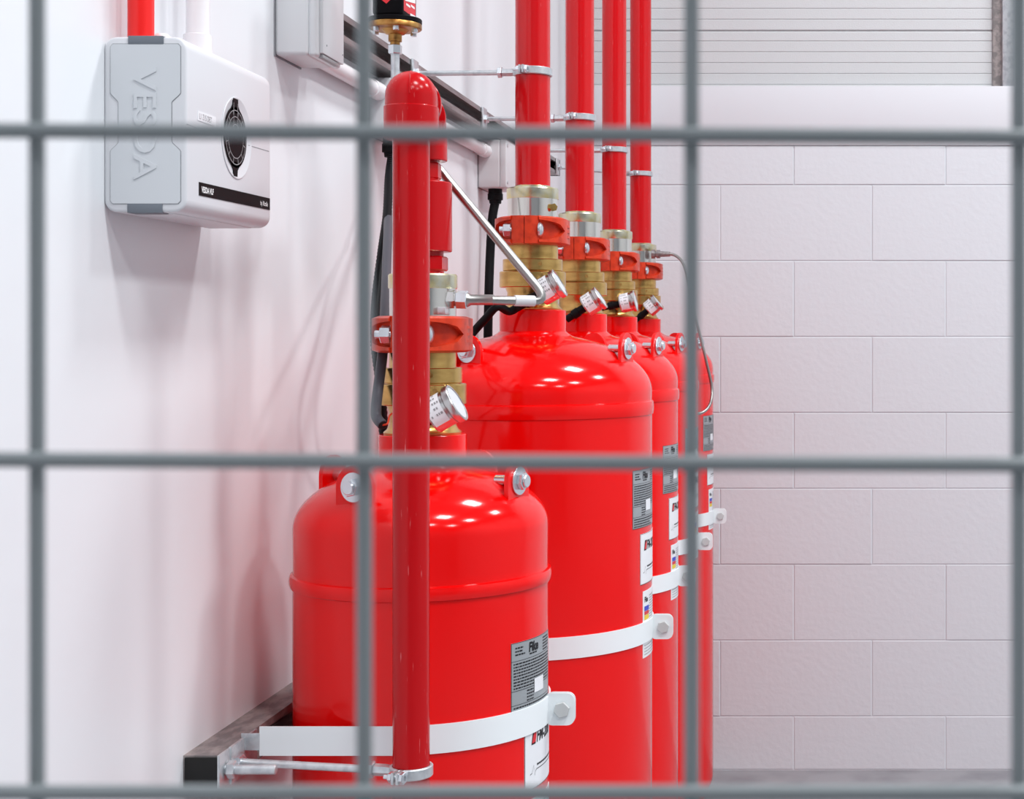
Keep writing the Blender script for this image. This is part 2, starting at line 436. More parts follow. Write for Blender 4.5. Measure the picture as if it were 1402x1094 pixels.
def make_valve(t, zn, flip=1):
    v = part('discharge_valve', lathe([(0.030, zn - 0.002), (0.049, zn - 0.002), (0.050, zn + 0.003), (0.046, zn + 0.006), (0.043, zn + 0.012), (0.043, zn + 0.030), (0.047, zn + 0.0395),
                                       (0.047, zn + 0.066), (0.0428, zn + 0.0866), (0.0428, zn + 0.113), (0.030, zn + 0.113)], 56), 'brass', t, 'brass discharge valve')
    rg = MB()
    q = ring(0.040, 0.0560, zn + 0.0385, zn + 0.0655, 56, ch=0.0012); rg.add(q.v, q.f)
    part('union_ring', rg, 'brass', v, 'wide brass union ring')
    part('lock_ring', ring(0.040, 0.0505, zn + 0.0667, zn + 0.0866, 56, ch=0.0010), 'brass', v)
    a = math.radians(24); n = Vector((math.sin(a), -math.cos(a), 0))
    part('pin_hole', cyl(n * 0.0500 + Vector((0, 0, zn + 0.0775)), n * 0.0509 + Vector((0, 0, zn + 0.0775)), 0.0034, 16), 'bronze', v, 'dark pin hole')
    part('outlet_adapter', lathe([(0.030, zn + 0.108), (0.0425, zn + 0.108), (0.0425, zn + 0.191), (0.030, zn + 0.191)], 56), 'nickel', v, 'bright plated outlet adapter')
    part('adapter_cap', lathe([(0.029, zn + 0.1895), (0.0434, zn + 0.1895), (0.0440, zn + 0.1905), (0.0440, zn + 0.2065), (0.0425, zn + 0.2085), (0.029, zn + 0.2085)], 56), 'zinc', v, 'yellowish zinc cap ring')
    return v
def make_gauge(t, zn, tilt=30, gx=0.040, gy=-0.079, gz=0.034):
    tl = math.radians(tilt); d = Vector((math.cos(tl), -0.03, math.sin(tl))).normalized(); c = Vector((gx, gy, zn + gz))
    g = part('pressure_gauge', stepped(c - d * 0.016, d, [(0, 0.012), (0.0005, 0.0215), (0.0015, 0.0225), (0.027, 0.0225), (0.0275, 0.0215), (0.029, 0.0215), (0.0295, 0.0250), (0.0305, 0.0255), (0.037, 0.0255), (0.038, 0.0245), (0.0382, 0.0225), (0.0365, 0.0222), (0.0362, 0.002)], 40), 'steel', t, 'bright steel pressure gauge')
    part('dial', cyl(c + d * 0.0203, c + d * 0.0208, 0.0220, 32), 'panel', g, 'pale dial face')
    u = (Vector((0, -1, 0)) - d * Vector((0, -1, 0)).dot(d)).normalized(); vv = u.cross(d)
    if vv.z < 0: vv = -vv
    def gf(a, s, e): return tuple(c + d * s + (u * math.cos(a) + vv * math.sin(a)) * (0.0225 + e))
    m = MB(); vs_ = []; n = 12; A0, A1 = -0.75, 1.5
    for i in range(n + 1):
        a = A0 + (A1 - A0) * i / n; vs_ += [gf(a, -0.0125, 0.0004), gf(a, 0.0075, 0.0004)]
    m.add(vs_, [(2 * i, 2 * i + 2, 2 * i + 3, 2 * i + 1) for i in range(n)]); part('gauge_label', m, 'label_white', g, 'white printed band')
    rnd = random.Random(9); m = MB()
    for k in range(5):
        a = A1 - 0.25 - k * 0.33; s = -0.010
        while s < 0.005:
            e = s + rnd.uniform(0.0012, 0.003); m.add([gf(a, s, 0.0007), gf(a, e, 0.0007), gf(a - 0.13, e, 0.0007), gf(a - 0.13, s, 0.0007)], [(0, 1, 2, 3)]); s = e + 0.0013
            if rnd.random() < 0.3: s += 0.004
    part('fine_print', m, 'greyline', g, smooth=0)
    q = stepped(c - d * 0.062, d, [(0, 0.0065), (0.001, 0.0075), (0.016, 0.0075), (0.017, 0.0098), (0.030, 0.0098), (0.031, 0.0085), (0.047, 0.0085)], 18)
    part('connector', q, 'rubber', g, 'black rear connector')
    # elbow that joins the gauge to the valve
    p0 = c - d * 0.012
    part('gauge_stem', tube(catmull([p0, p0 + Vector((-0.006, 0.012, 0)), Vector((0.012, -0.038, zn + 0.022)), Vector((0.008, -0.026, zn + 0.022))], 5), 0.006, 12), 'brass', g)
    return g, c - d * 0.062

def make_cylinder(R, zn, dome_c, dome_b, seam_z, seam_h, bulge, loc, label, aL, zl, lugs):
    """zn neck top, dome_c dome springing height; all heights above the floor"""
    t = thing('gas_cylinder', label, 'gas cylinder', loc, 'red fire suppression gas cylinders')
    rn = 0.056
    prof = [(0.02, 0.012), (R - 0.035, 0.012), (R - 0.012, 0.020), (R - 0.002, 0.042), (R, 0.06), (R, seam_z - seam_h)]
    for k in range(1, 6):
        a = -PI / 2 + PI * k / 6; prof.append((R + bulge * math.cos(a) ** 0.6, seam_z + seam_h * math.sin(a)))
    prof.append((R - 0.0005, seam_z + seam_h))
    a_max = math.acos((rn + 0.016) / R)
    for k in range(0, 19):
        a = a_max * k / 18; prof.append((R * math.cos(a), dome_c + dome_b * math.sin(a)))
    zj = dome_c + dome_b * math.sin(a_max)
    prof += [(rn + 0.010, zj + 0.0022), (rn + 0.005, zj + 0.0055), (rn + 0.001, zj + 0.009), (rn, zj + 0.0095), (rn, zn - 0.001), (rn - 0.001, zn), (0.03, zn)]
    part('shell', lathe(prof, 128), 'red', t, smooth=40)
    part('foot_ring', ring(R - 0.030, R - 0.022, 0, 0.03, 64), 'red', t)
    for az, rl, zb, zbase, bolt in lugs: make_lug(t, R, rl, math.radians(az), zb, zbase, bolt)
    make_valve(t, zn)
    make_labels(t, R, math.radians(aL), *zl)
    return t
R2, R1 = 0.2032, 0.162
D1, D2, D3, D4, D5 = 2.0515, 2.6875, 3.26, 3.832, 4.405
X1, X2, X3, X4, X5 = -0.5067, -0.4757, -0.4795, -0.4795, -0.477
ZN2 = CH + 0.039; ZN1 = CH - 0.1317
c1 = make_cylinder(R1, ZN1, CH - 0.250, 0.081, CH - 0.316, 0.009, 0.0045, (X1, D1, 0),
                   'short red gas cylinder, nearest of the row, behind the upright front pipe', 55, (CH - 0.388, CH - 0.4945, CH - 0.592),
                   [(a, 0.137, CH - 0.189, CH - 0.225, True) for a in (72, -22, -108)] + [(160, 0.137, CH - 0.189, CH - 0.225, False)])
make_gauge(c1, ZN1, 30, 0.044)
c2 = make_cylinder(R2, ZN2, CH - 0.100, 0.100, CH - 0.127, 0.0125, 0.0032, (X2, D2, 0),
                   'tall red gas cylinder directly behind the short one, nearest of the four tall ones', 63, (CH - 0.228, CH - 0.336, CH - 0.433),
                   [(75, 0.170, CH - 0.026, CH - 0.068, True), (-27, 0.170, CH - 0.030, CH - 0.068, True), (150, 0.170, CH - 0.026, CH - 0.060, False), (240, 0.170, CH - 0.026, CH - 0.060, False)])
c3 = dup(c2, (X3, D3, 0), 'second of the four tall red gas cylinders, partly behind the nearest tall one')
c4 = dup(c2, (X4, D4, 0), 'third of the four tall red gas cylinders, half hidden by the upright fence wire')
c5 = dup(c2, (X5, D5, 0), 'rearmost tall red gas cylinder, next to the block wall, with a hose at its top')
_, g2 = make_gauge(c2, ZN2); make_gauge(c3, ZN2, 33, 0.036, -0.079, 0.022); make_gauge(c4, ZN2, 12); make_gauge(c5, ZN2, 40)

# grooved couplings round the valve outlets
def make_coupling(loc, label):
    t = thing('grooved_coupling', label, 'pipe coupling', loc, 'orange red grooved couplings')
    h = 0.0235
    for s, nm in ((1, 'right'), (-1, 'left')):
        m = MB()
        a0, a1 = (0.02, PI - 0.02) if s > 0 else (-PI + 0.02, -0.02)
        q = ring(0.0428, 0.0585, -h, h, 26, a0, a1, 0.005); m.add(q.v, q.f)
        for yy in (-1, 1):
            # bolt pad: a block on either side of the split, with a rounded outer face
            poly = [(0.0006, 0.048), (0.0006, 0.081), (0.008, 0.0815), (0.016, 0.079), (0.0225, 0.074), (0.0235, 0.05)]
            q = prism([(s * a, yy * b) for a, b in poly], lambda u, v, ww: (u, v, ww), -h + 0.0005, h - 0.0005); m.add(q.v, q.f)
        # raised rim on the flank: a bowl that opens towards the bolt head
        op = [(0.0240, -0.0775), (0.0300, -0.0715), (0.0380, -0.0640), (0.0470, -0.0540), (0.0545, -0.0420), (0.0595, -0.0270), (0.0610, -0.0120), (0.0600, 0.0020)]
        for yy in (-1, 1):
            for zs_ in (-1, 1):
                vs_ = []
                for i, (ox, oy) in enumerate(op):
                    tt = i / 5.0; g = 0.0165 * math.sqrt(max(0.0, 1 - tt * tt)); l = math.hypot(ox, oy); q_ = 0.012 if i else 0.008
                    ix, iy = ox - ox / l * q_, oy - oy / l * q_
                    for px_, py_, pz_ in ((ox, oy, g), (ox, oy, h - 0.003), (ix * 1.06, iy * 1.06, h), (ix, iy, h), (ix, iy, g)):
                        vs_.append((s * px_, -yy * py_ * -1 if yy > 0 else -py_, zs_ * pz_))
                fs = []
                for i in range(len(op) - 1):
                    for j in range(5): fs.append((5 * i + j, 5 * i + (j + 1) % 5, 5 * i + 5 + (j + 1) % 5, 5 * i + 5 + j))
                fs += [tuple(range(5)), tuple(5 * (len(op) - 1) + j for j in range(4, -1, -1))]
                m.add(vs_, fs)
        for zc in (-0.009, 0.0, 0.009):
            q = ring(0.058, 0.0625, zc - 0.0018, zc + 0.0018, 8, s * PI / 2 - 0.25, s * PI / 2 + 0.35); m.add(q.v, q.f)
        part('housing_half', m, 'coupling', t, smooth=30)
    for yy in (-0.069, 0.069):
        b = stepped((0.0225, yy, 0), (1, 0, 0), [(0, 0.0125), (0.003, 0.0122), (0.006, 0.0095), (0.0078, 0.005)], 20)
        q = cyl((-0.043, yy, 0), (0.023, yy, 0), 0.0055, 14); b.add(q.v, q.f)
        bo = part('bolt', b, 'bright_zinc', t, 'zinc coupling bolt')
        part('nut', hexa((-0.036, yy, 0), (-0.0235, yy, 0), 0.0115), 'bright_zinc', bo)
    return t
cp = make_coupling((X2, D2, ZN2 + 0.1335), 'orange red pipe coupling on the nearest tall cylinder')
dup(cp, (X3, D3, ZN2 + 0.1335), 'orange red pipe coupling on the second tall cylinder')
dup(cp, (X4, D4, ZN2 + 0.1335), 'orange red pipe coupling on the third tall cylinder')
dup(cp, (X5, D5, ZN2 + 0.1335), 'orange red pipe coupling on the rearmost cylinder beside the block wall')
dup(cp, (X1, D1, ZN1 + 0.130), 'orange red pipe coupling on the short cylinder, behind the front pipe')

# small bleed valve on the adapter of the nearest tall cylinder
v = [c for c in c2.children if c.name.startswith('discharge_valve')][0]
part('bleed_screw', stepped((0.0365, -0.018, ZN2 + 0.174), (0.35, -0.94, 0), [(0, 0.0055), (0.006, 0.0055), (0.0062, 0.0070), (0.011, 0.0070), (0.0112, 0.004), (0.013, 0.004)], 6), 'brass', v, 'small brass bleed screw')

# ------------------------------------------------------------------ pipes
def make_pipe(px, d, X, label):
    t = thing('discharge_pipe', label, 'pipe', (X, d, ZN2 + 0.2095), 'upright red pipes over the tall cylinders')
    part('pipe', lathe([(0.024, 0), (0.0297, 0), (0.0297, 3.0), (0.024, 3.0)], 40), 'red_pipe', t)
    part('end_bead', lathe([(0.0290, 0.0), (0.0312, 0.0), (0.0312, 0.0015), (0.0297, 0.003)], 40), 'zinc', t)
    return t
make_pipe(729, D2, X2, 'upright red pipe rising from the nearest tall cylinder, widest of the four')
make_pipe(791, D3, X3, 'upright red pipe second from the left of the four rising from tall cylinders')
make_pipe(837, D4, X4, 'upright red pipe third from the left of the four rising from tall cylinders')
make_pipe(877, D5, X5, 'upright red pipe rightmost of the four, in front of the ribbed door')

# return bend and front drop pipe
DP = 1.822; XP = (563 - VX) * DP / F
A, B = Vector((XP, DP, 0)), Vector((X1, D1, 0)); hd = (B - A).normalized()
ZE = CH + 0.2605; RC = 0.017
t = thing('drop_pipe', 'long red pipe upright in front of the short cylinder, with a domed return bend', 'pipe', (0, 0, 0))
part('pipe', cyl((XP, DP, 0.0), (XP, DP, ZE), 0.0210, 40), 'shaded_red', t)
path, zt = [], ZE + RC
for k in range(9):
    a = PI / 2 * k / 8; path.append(A + hd * (RC - RC * math.cos(a)) + Vector((0, 0, ZE + RC * math.sin(a))))
for k in range(9):
    a = PI / 2 * k / 8; path.append(B - hd * RC + hd * (RC * math.sin(a)) + Vector((0, 0, ZE + RC * math.cos(a))))
# two round-backed elbows: swept tube with ball-shaped backs
e = MB()
def ball(c, r, seg=32, rings=16):
    m = MB(); vs_, fs = [], []
    for j in range(1, rings):
        th = PI * j / rings
        for i in range(seg):
            ph = 2 * PI * i / seg; vs_.append(c + Vector((math.sin(th) * math.cos(ph), math.sin(th) * math.sin(ph), math.cos(th))) * r)
    for j in range(rings - 2):
        for i in range(seg):
            i2 = (i + 1) % seg; fs.append((j * seg + i, j * seg + i2, (j + 1) * seg + i2, (j + 1) * seg + i))
    n = len(vs_); vs_ += [c + Vector((0, 0, r)), c - Vector((0, 0, r))]
    for i in range(seg):
        fs.append((n, (i + 1) % seg, i)); fs.append((n + 1, (rings - 2) * seg + i, (rings - 2) * seg + (i + 1) % seg))
    m.add(vs_, fs); return m
for Q, sgn in ((A, 1), (B, -1)):
    e = MB()
    c = Q + Vector((0, 0, ZE + 0.0135)); b = ball(c, 0.0297); e.add(b.v, b.f)
    q = cyl(Q + Vector((0, 0, ZE - 0.002)), c, 0.0297, 36); e.add(q.v, q.f)
    q = cyl(c, c + hd * sgn * 0.045, 0.0290, 36); e.add(q.v, q.f)
    q = cyl(c + hd * sgn * 0.045, c + hd * sgn * 0.066, 0.0318, 36, 0.001); e.add(q.v, q.f)
    el = part('elbow', e, 'shaded_red', t)
    part('elbow_collar', cyl(Q + Vector((0, 0, ZE - 0.036)), Q + Vector((0, 0, ZE + 0.002)), 0.0312, 36, 0.001), 'shaded_red', el)
    # casting seam line over the back of the elbow
    part('casting_seam', tube([c + (Vector((0, 0, 1)) * math.sin(a_) - hd * sgn * math.cos(a_)) * 0.0297 for a_ in [PI / 2 * k / 10 for k in range(11)]], 0.0008, 6), 'shaded_red', el)
part('link_nipple', cyl(A + Vector((0, 0, ZE + 0.0135)), B + Vector((0, 0, ZE + 0.0135)), 0.0235, 32), 'shaded_red', t)
# union pieces over the short cylinder
def uz(py): return CH + (VY - py) * D1 / F
part('union_nipple', stepped((X1, D1, uz(250) - 0.002), (0, 0, 1), [(0, 0.0215), (uz(222) - uz(250), 0.0215), (uz(222) - uz(250) + 0.001, 0.0185), (uz(205) - uz(250), 0.0185)], 32), 'shaded_red', t)
part('union_hex', cyl((X1, D1, uz(246)), (X1, D1, uz(223)), 0.0238, 8, 0.002), 'shaded_red', t)
part('union_sleeve', cyl((X1, D1, uz(345)), (X1, D1, uz(250)), 0.0372, 40, 0.0012), 'shaded_red', t)
part('union_neck', cyl((X1, D1, uz(352)), (X1, D1, uz(344)), 0.0265, 32), 'shaded_red', t)
part('union_nut', cyl((X1, D1, uz(371)), (X1, D1, uz(351)), 0.0335, 6, 0.002), 'shaded_red', t)
part('union_tail', cyl((X1, D1, ZN1 + 0.2085), (X1, D1, uz(370)), 0.0270, 32), 'shaded_red', t)

# ------------------------------------------------------------------ strut rails on the left wall
def strut(name, label, y0, y1, z0, m, x0=XW, wd=0.0395, ht=0.041, th=0.0025, lip=0.0095):
    """C-shaped channel, its open side towards the room"""
    sec = [(0, 0), (wd, 0), (wd, lip), (wd - th * 2.6, lip), (wd - th * 2.6, lip - th), (wd - th, lip - th), (wd - th, th), (th, th), (th, ht - th), (wd - th, ht - th),
           (wd - th, ht - lip + th), (wd - th * 2.6, ht - lip + th), (wd - th * 2.6, ht - lip), (wd, ht - lip), (wd, ht), (0, ht)]
    n = len(sec); mb = MB()
    mb.add([(x0 + a, y0, z0 + b) for a, b in sec] + [(x0 + a, y1, z0 + b) for a, b in sec],
           [(i, (i + 1) % n, n + (i + 1) % n, n + i) for i in range(n)] + [tuple(range(n)), tuple(range(2 * n - 1, n - 1, -1))])
    t = thing(name, label, 'rail', (0, 0, 0))
    part('channel', mb, m, t, smooth=0)
    return t
ur = strut('strut_rail', 'upper dark steel strut rail along the left wall over the white conduit', 2.235, 4.25, CH + 0.4265, 'rail')
part('end_cap', box(XW + 0.001, XW + 0.043, 4.249, 4.254, CH + 0.4255, CH + 0.4685), 'black', ur)
lr = strut('strut_rail', 'lower dusty steel strut rail behind the cylinders with a black end', 1.808, 4.55, CH - 0.5275, 'dusty_rail')
part('end_cap', box(XW + 0.002, XW + 0.0395, 1.806, 1.83, CH - 0.5255, CH - 0.4885, 0.001), 'void', lr, 'black open end')
part('end_lip', (lambda m: m)(box(XW + 0.0395, XW + 0.0425, 1.8065, 1.93, CH - 0.5280, CH - 0.4862, 0.0006)), 'galv', lr, 'bare steel edge')

# ------------------------------------------------------------------ pipe clamps on the upper rail
def make_clamp(X, d, z, rp, xr, yr, label, name='pipe_clamp', grp='steel pipe clamps'):
    t = thing(name, label, 'pipe clamp', (X, d, z), grp)
    hh = 0.0065
    part('clamp_half', ring(rp + 0.0002, rp + 0.0035, -hh, hh, 30, -0.25, PI - 0.25, 0.0012), 'galv', t)
    part('clamp_half', ring(rp + 0.0002, rp + 0.0035, -hh, hh, 30, PI - 0.20, 2 * PI - 0.30, 0.0012), 'galv', t)
    a = -0.275; n = Vector((math.sin(a), -math.cos(a), 0)); u = Vector((math.cos(a), math.sin(a), 0))
    m = MB()
    for s in (-1, 1):
        q = prism([(s * 0.0015, 0), (s * 0.0045, 0), (s * 0.0045, 0.016), (s * 0.0015, 0.016)], lambda p, q_, ww: tuple(n * (rp + q_) + u * p + Vector((0, 0, ww))), -hh, hh); m.add(q.v, q.f)
    part('clamp_ear', m, 'galv', t)
    o = n * (rp + 0.010)
    b = hexa(o - u * 0.010, o - u * 0.0046, 0.0065)
    for q in (hexa(o + u * 0.0046, o + u * 0.010, 0.0072), cyl(o - u * 0.016, o + u * 0.010, 0.003, 12)): b.add(q.v, q.f)
    part('bolt', b, 'bright_zinc', t, 'zinc clamp bolt')
    r0 = Vector((xr - X, yr - d, 0)); r1 = Vector((-rp - 0.002, 0, 0)); dr_ = (r1 - r0).normalized()
    part('boss', stepped(r1 - dr_ * 0.020, dr_, [(0, 0.0070), (0.014, 0.0070), (0.021, 0.0060)], 6), 'galv', t)
    part('rod', cyl(r0 - dr_ * 0.006, r1 - dr_ * 0.006, 0.0046, 16), 'galv', t, 'threaded steel rod')
    nn = hexa(r1 - dr_ * 0.028, r1 - dr_ * 0.0205, 0.0098); part('nut', nn, 'bright_zinc', t)
    part('nut', hexa(r0 + dr_ * 0.004, r0 + dr_ * 0.011, 0.0098), 'bright_zinc', t)
    part('channel_plate', box(r0.x, r0.x + 0.004, r0.y - 0.020, r0.y + 0.020, -0.021, 0.023, 0.001), 'galv', t)
    return t
XS = XW + 0.040
for X, d, lb in ((X2, D2, 'steel clamp and rod holding the nearest upright pipe'), (X3, D3, 'steel clamp and rod holding the second upright pipe'),
                 (X4, D4, 'steel clamp and rod holding the third upright pipe'), (X5, D5, 'steel clamp holding the rightmost upright pipe, in front of the back wall')):
    make_clamp(X, d, CH + 0.446, 0.0299, XS, min(d + 0.012, 4.22), lb)
make_clamp(XP, DP, CH - 0.5075, 0.0214, XS + 0.001, 1.858, 'steel clamp at the foot of the front drop pipe, rodded to the lower rail')
t = thing('rail_stud', 'short threaded steel stud sticking out of the near end of the lower rail', 'bolt', (XS + 0.001, 1.826, CH - 0.5075))
part('stud', cyl((-0.004, 0, 0), (0.060, 0, 0), 0.0058, 16, 0.001), 'galv', t)
part('nut', hexa((0.004, 0, 0), (0.013, 0, 0), 0.0105), 'galv', t)

# ------------------------------------------------------------------ retaining straps
def make_strap(X, d, R, z, label):
    t = thing('retaining_strap', label, 'strap', (X, d, z), 'white retaining straps')
    hs, th = 0.0175, 0.0022
    xr = XS + 0.002 - X
    for s in (1, -1):     # near half, far half: straight leg from the rail, quarter turn, flange
        pts = [(xr + 0.018, R + 0.0006), (0, R + 0.0006)]
        outer = []
        for k in range(1, 21):
            a = PI / 2 * k / 20 * 0.985; outer.append(((R + 0.0006) * math.sin(a), (R + 0.0006) * math.cos(a)))
        pts += outer
        m = MB(); n = len(pts); vs_ = []
        for i, (x, y) in enumerate(pts):
            if i < 2: nx, ny = 0, 1
            else: nx, ny = x / math.hypot(x, y), y / math.hypot(x, y)
            for (o, zz_) in ((0, -hs), (th, -hs), (th, hs), (0, hs)): vs_.append((x + nx * o, -s * (y + ny * o), zz_))
        fs = []
        for i in range(n - 1):
            for j in range(4):
                j2 = (j + 1) % 4; fs.append((4 * i + j, 4 * i + 4 + j, 4 * i + 4 + j2, 4 * i + j2))
        fs += [(0, 1, 2, 3), tuple(4 * (n - 1) + j for j in (3, 2, 1, 0))]
        m.add(vs_, fs)
        bd = part('band', m, 'strap', t, smooth=30)
        # tab that hooks into the rail
        part('hook_tab', box(xr - 0.004, xr + 0.0185, -s * (R + 0.0018) - 0.0012, -s * (R + 0.0018) + 0.0012, -0.011, 0.0095, 0.0005), 'strap' if s < 0 else 'galv', bd)
        y0 = -s * 0.0035
        fl = prism(rrect(R - 0.002, R + 0.037, -0.021, 0.021, 0.010), lambda u, v, ww: (u, ww, v), y0 - 0.0012, y0 + 0.0012)
        fg = part('flange', fl, 'strap', bd, smooth=20)
    b = hexa((R + 0.0205, -0.0105, 0), (R + 0.0205, -0.0045, 0), 0.0108)
    q = cyl((R + 0.0205, -0.005, 0), (R + 0.0205, 0.018, 0), 0.005, 12); b.add(q.v, q.f)
    q = hexa((R + 0.0205, 0.0048, 0), (R + 0.0205, 0.011, 0), 0.0105); b.add(q.v, q.f)
    part('bolt', b, 'grey_bolt', t, 'grey flange bolt')
make_strap(X1, D1, R1, CH - 0.4905, 'white steel strap round the short cylinder')
make_strap(X2, D2, R2, CH - 0.502, 'white steel strap round the nearest tall cylinder')
make_strap(X3, D3, R2, CH - 0.504, 'white steel strap round the second tall cylinder, its flange behind a fence wire')
make_strap(X4, D4, R2, CH - 0.508, 'white steel strap round the third tall cylinder')
make_strap(X5, D5, R2, CH - 0.513, 'white steel strap round the rearmost cylinder, its flange against the block wall')

# ------------------------------------------------------------------ air sampling smoke detector
YA, YB = 1.605, 1.862; XF = -0.638; Z0, Z1 = CH + 0.1235, CH + 0.303
t = thing('smoke_detector', 'white aspirating smoke detector box on the left wall under a red pipe', 'smoke detector', (0, 0, 0))
bm = bmesh.new(); bmesh.ops.create_cube(bm, size=1)
for vv in bm.verts: vv.co = Vector(((XW + XF) / 2 + vv.co.x * (XF - XW), (YA + YB) / 2 + vv.co.y * (YB - YA), (Z0 + Z1) / 2 + vv.co.z * (Z1 - Z0)))
ed = [e_ for e_ in bm.edges if abs(e_.verts[0].co.y - e_.verts[1].co.y) > 0.1]
bmesh.ops.bevel(bm, geom=ed, offset=0.013, segments=6, affect='EDGES', profile=0.5)
ed = [e_ for e_ in bm.edges if all(v_.co.y > YB - 1e-4 for v_ in e_.verts) and any(v_.co.x > XW + 0.014 for v_ in e_.verts)]
bmesh.ops.bevel(bm, geom=ed, offset=0.012, segments=5, affect='EDGES', profile=0.5)
ed = [e_ for e_ in bm.edges if all(v_.co.y < YA + 1e-4 for v_ in e_.verts)]
bmesh.ops.bevel(bm, geom=ed, offset=0.003, segments=3, affect='EDGES', profile=0.5)
bm.verts.index_update()
m = MB(); m.add([v_.co[:] for v_ in bm.verts], [[v_.index for v_ in f_.verts] for f_ in bm.faces]); bm.free()
cv = part('cover', m, 'cover', t, smooth=50)
def cx(c): return XW + (c - 145) / 415.0 * (XF - XW)            # on the near end, from its left edge
def cz(c): return Z1 - (c - 170) / 815.0 * (Z1 - Z0)
out = [(192, 205), (518, 205), (530, 217), (530, 432), (524, 440), (489, 470), (485, 478), (485, 655), (489, 665), (524, 695), (530, 703), (530, 933), (518, 945),
       (192, 945), (180, 933), (180, 703), (186, 695), (217, 667), (220, 660), (220, 480), (217, 470), (186, 440), (180, 432), (180, 217)]
pl = [(cx(a), cz(b)) for a, b in out]
ctr = ((cx(180) + cx(530)) / 2, (Z0 + Z1) / 2)
def grow(pts, e_):
    n = len(pts); res = []
    for i in range(n):
        (x0, y0), (x1, y1), (x2, y2) = pts[i - 1], pts[i], pts[(i + 1) % n]
        d1 = Vector((x1 - x0, y1 - y0)).normalized(); d2 = Vector((x2 - x1, y2 - y1)).normalized()
        nn = Vector((-(d1.y + d2.y), d1.x + d2.x)).normalized(); res.append((x1 + nn.x * e_, y1 + nn.y * e_))
    return res
g1 = grow(pl, 0.0007)
if abs(g1[0][0] - ctr[0]) < abs(pl[0][0] - ctr[0]): g1 = grow(pl, -0.0007)
part('panel_seam', prism(g1, lambda u, v, ww: (u, ww, v), YA - 0.0002, YA + 0.001), 'seam', cv, 'dark seam round the end panel', smooth=0)
pn = part('end_panel', prism(pl, lambda u, v, ww: (u, ww, v), YA - 0.0009, YA + 0.001), 'panel', t, 'grey end panel with embossed lettering', smooth=0)
# lettering runs downwards: V on top
sz = (cx(412) - cx(300)) / 0.70
vg = text_geo('VESDA', sz, 0.0002, 0.0, 0.0011); wt = max(p[0] for p in vg[0]); sxx = (cz(315) - cz(835)) / wt
part('embossed_lettering', text_mb('VESDA', sz, lambda u, v, ww: (cx(300) + v, YA - 0.0009 - ww, cz(315) - u), 0.0002, 0.0, 0.0011, sxx), 'panel', pn, smooth=0)
part('clip', box(cx(268), cx(446), YA - 0.0012, YA + 0.02, cz(207), Z1 + 0.0008, 0.0006), 'clip', t, 'slate grey top clip')
part('clip', box(cx(264), cx(440), YA - 0.0012, YA + 0.02, Z0 - 0.0008, cz(945), 0.0006), 'clip', t, 'slate grey bottom clip')
fx = lambda u, v, ww: (XF + ww, u, v)
gy, gz = 1.7405, CH + 0.2165
part('grille_recess', (lambda b: b)(stepped((XF - 0.004, gy + 0.004, gz), (1, 0, 0), [(0, 0.043), (0.0046, 0.0455), (0.0050, 0.0450), (0.0050, 0.0435), (0.0042, 0.042)], 56)), 'cover', cv)
circ = []
for k in range(64):
    a = 2 * PI * k / 64; r = 0.0335
    circ.append((gy - 0.0015 + r * math.cos(a), gz + r * math.sin(a)))
gr = part('indicator_disc', prism(circ, fx, 0.0003, 0.0012), 'black', t, 'round black indicator display')
part('indicator_tab', prism([(gy - 0.018, gz + 0.027), (gy + 0.015, gz + 0.027), (gy + 0.0065, gz + 0.036), (gy + 0.006, gz + 0.043), (gy - 0.009, gz + 0.043), (gy - 0.0095, gz + 0.036)], fx, 0.0003, 0.0012), 'black', gr)
part('indicator_tab', prism([(gy - 0.018, gz - 0.027), (gy + 0.015, gz - 0.027), (gy + 0.0050, gz - 0.036), (gy + 0.004, gz - 0.043), (gy - 0.007, gz - 0.043), (gy - 0.0080, gz - 0.036)], fx, 0.0003, 0.0012), 'black', gr)
m = MB()
def arc_line(r, a0, a1, th=0.0009, n=24):
    vs_ = []
    for i in range(n + 1):
        a = a0 + (a1 - a0) * i / n; vs_ += [fx(gy - 0.0015 + r * math.cos(a), gz + r * math.sin(a), 0.0014), fx(gy - 0.0015 + (r + th) * math.cos(a), gz + (r + th) * math.sin(a), 0.0014)]
    m.add(vs_, [(2 * i, 2 * i + 2, 2 * i + 3, 2 * i + 1) for i in range(n)])
arc_line(0.0295, 0, 2 * PI, n=48); arc_line(0.0225, 0, 2 * PI, n=48); arc_line(0.014, 0.9, 2.24)
for k in range(12):
    a = 2 * PI * k / 12 + 0.26; ca, sa = math.cos(a), math.sin(a)
    q = [(0.0225, -0.0005), (0.0295, -0.0005), (0.0295, 0.0005), (0.0225, 0.0005)]
    m.add([fx(gy - 0.0015 + r * ca - s * sa, gz + r * sa + s * ca, 0.0014) for r, s in q], [(0, 1, 2, 3)])
for s in (-0.006, 0.006):
    m.add([fx(gy - 0.0015 + s + a, gz + b, 0.0014) for a, b in ((-0.0005, 0.006), (0.0005, 0.006), (0.0005, 0.038), (-0.0005, 0.038))], [(0, 1, 2, 3)])
part('display_lines', m, 'greyline', gr, 'grey segment lines', smooth=0)
st = part('name_strip', prism([(1.637, CH + 0.1435), (1.851, CH + 0.1450), (1.851, CH + 0.1587), (1.637, CH + 0.1575)], fx, -0.0002, 0.0006), 'black', t, 'black name strip')
part('strip_lettering', text_mb('VESDA VLF', 0.0085, lambda u, v, ww: fx(1.643 + u, CH + 0.1475 + v, 0.0008), 0.0003, 0, 0, 0.80), 'white', st, smooth=0)
part('strip_lettering', text_mb('by Xtralis', 0.0075, lambda u, v, ww: fx(1.8185 + u, CH + 0.1485 + v, 0.0008), 0.0001, 0, 0, 0.84), 'white', st, smooth=0)
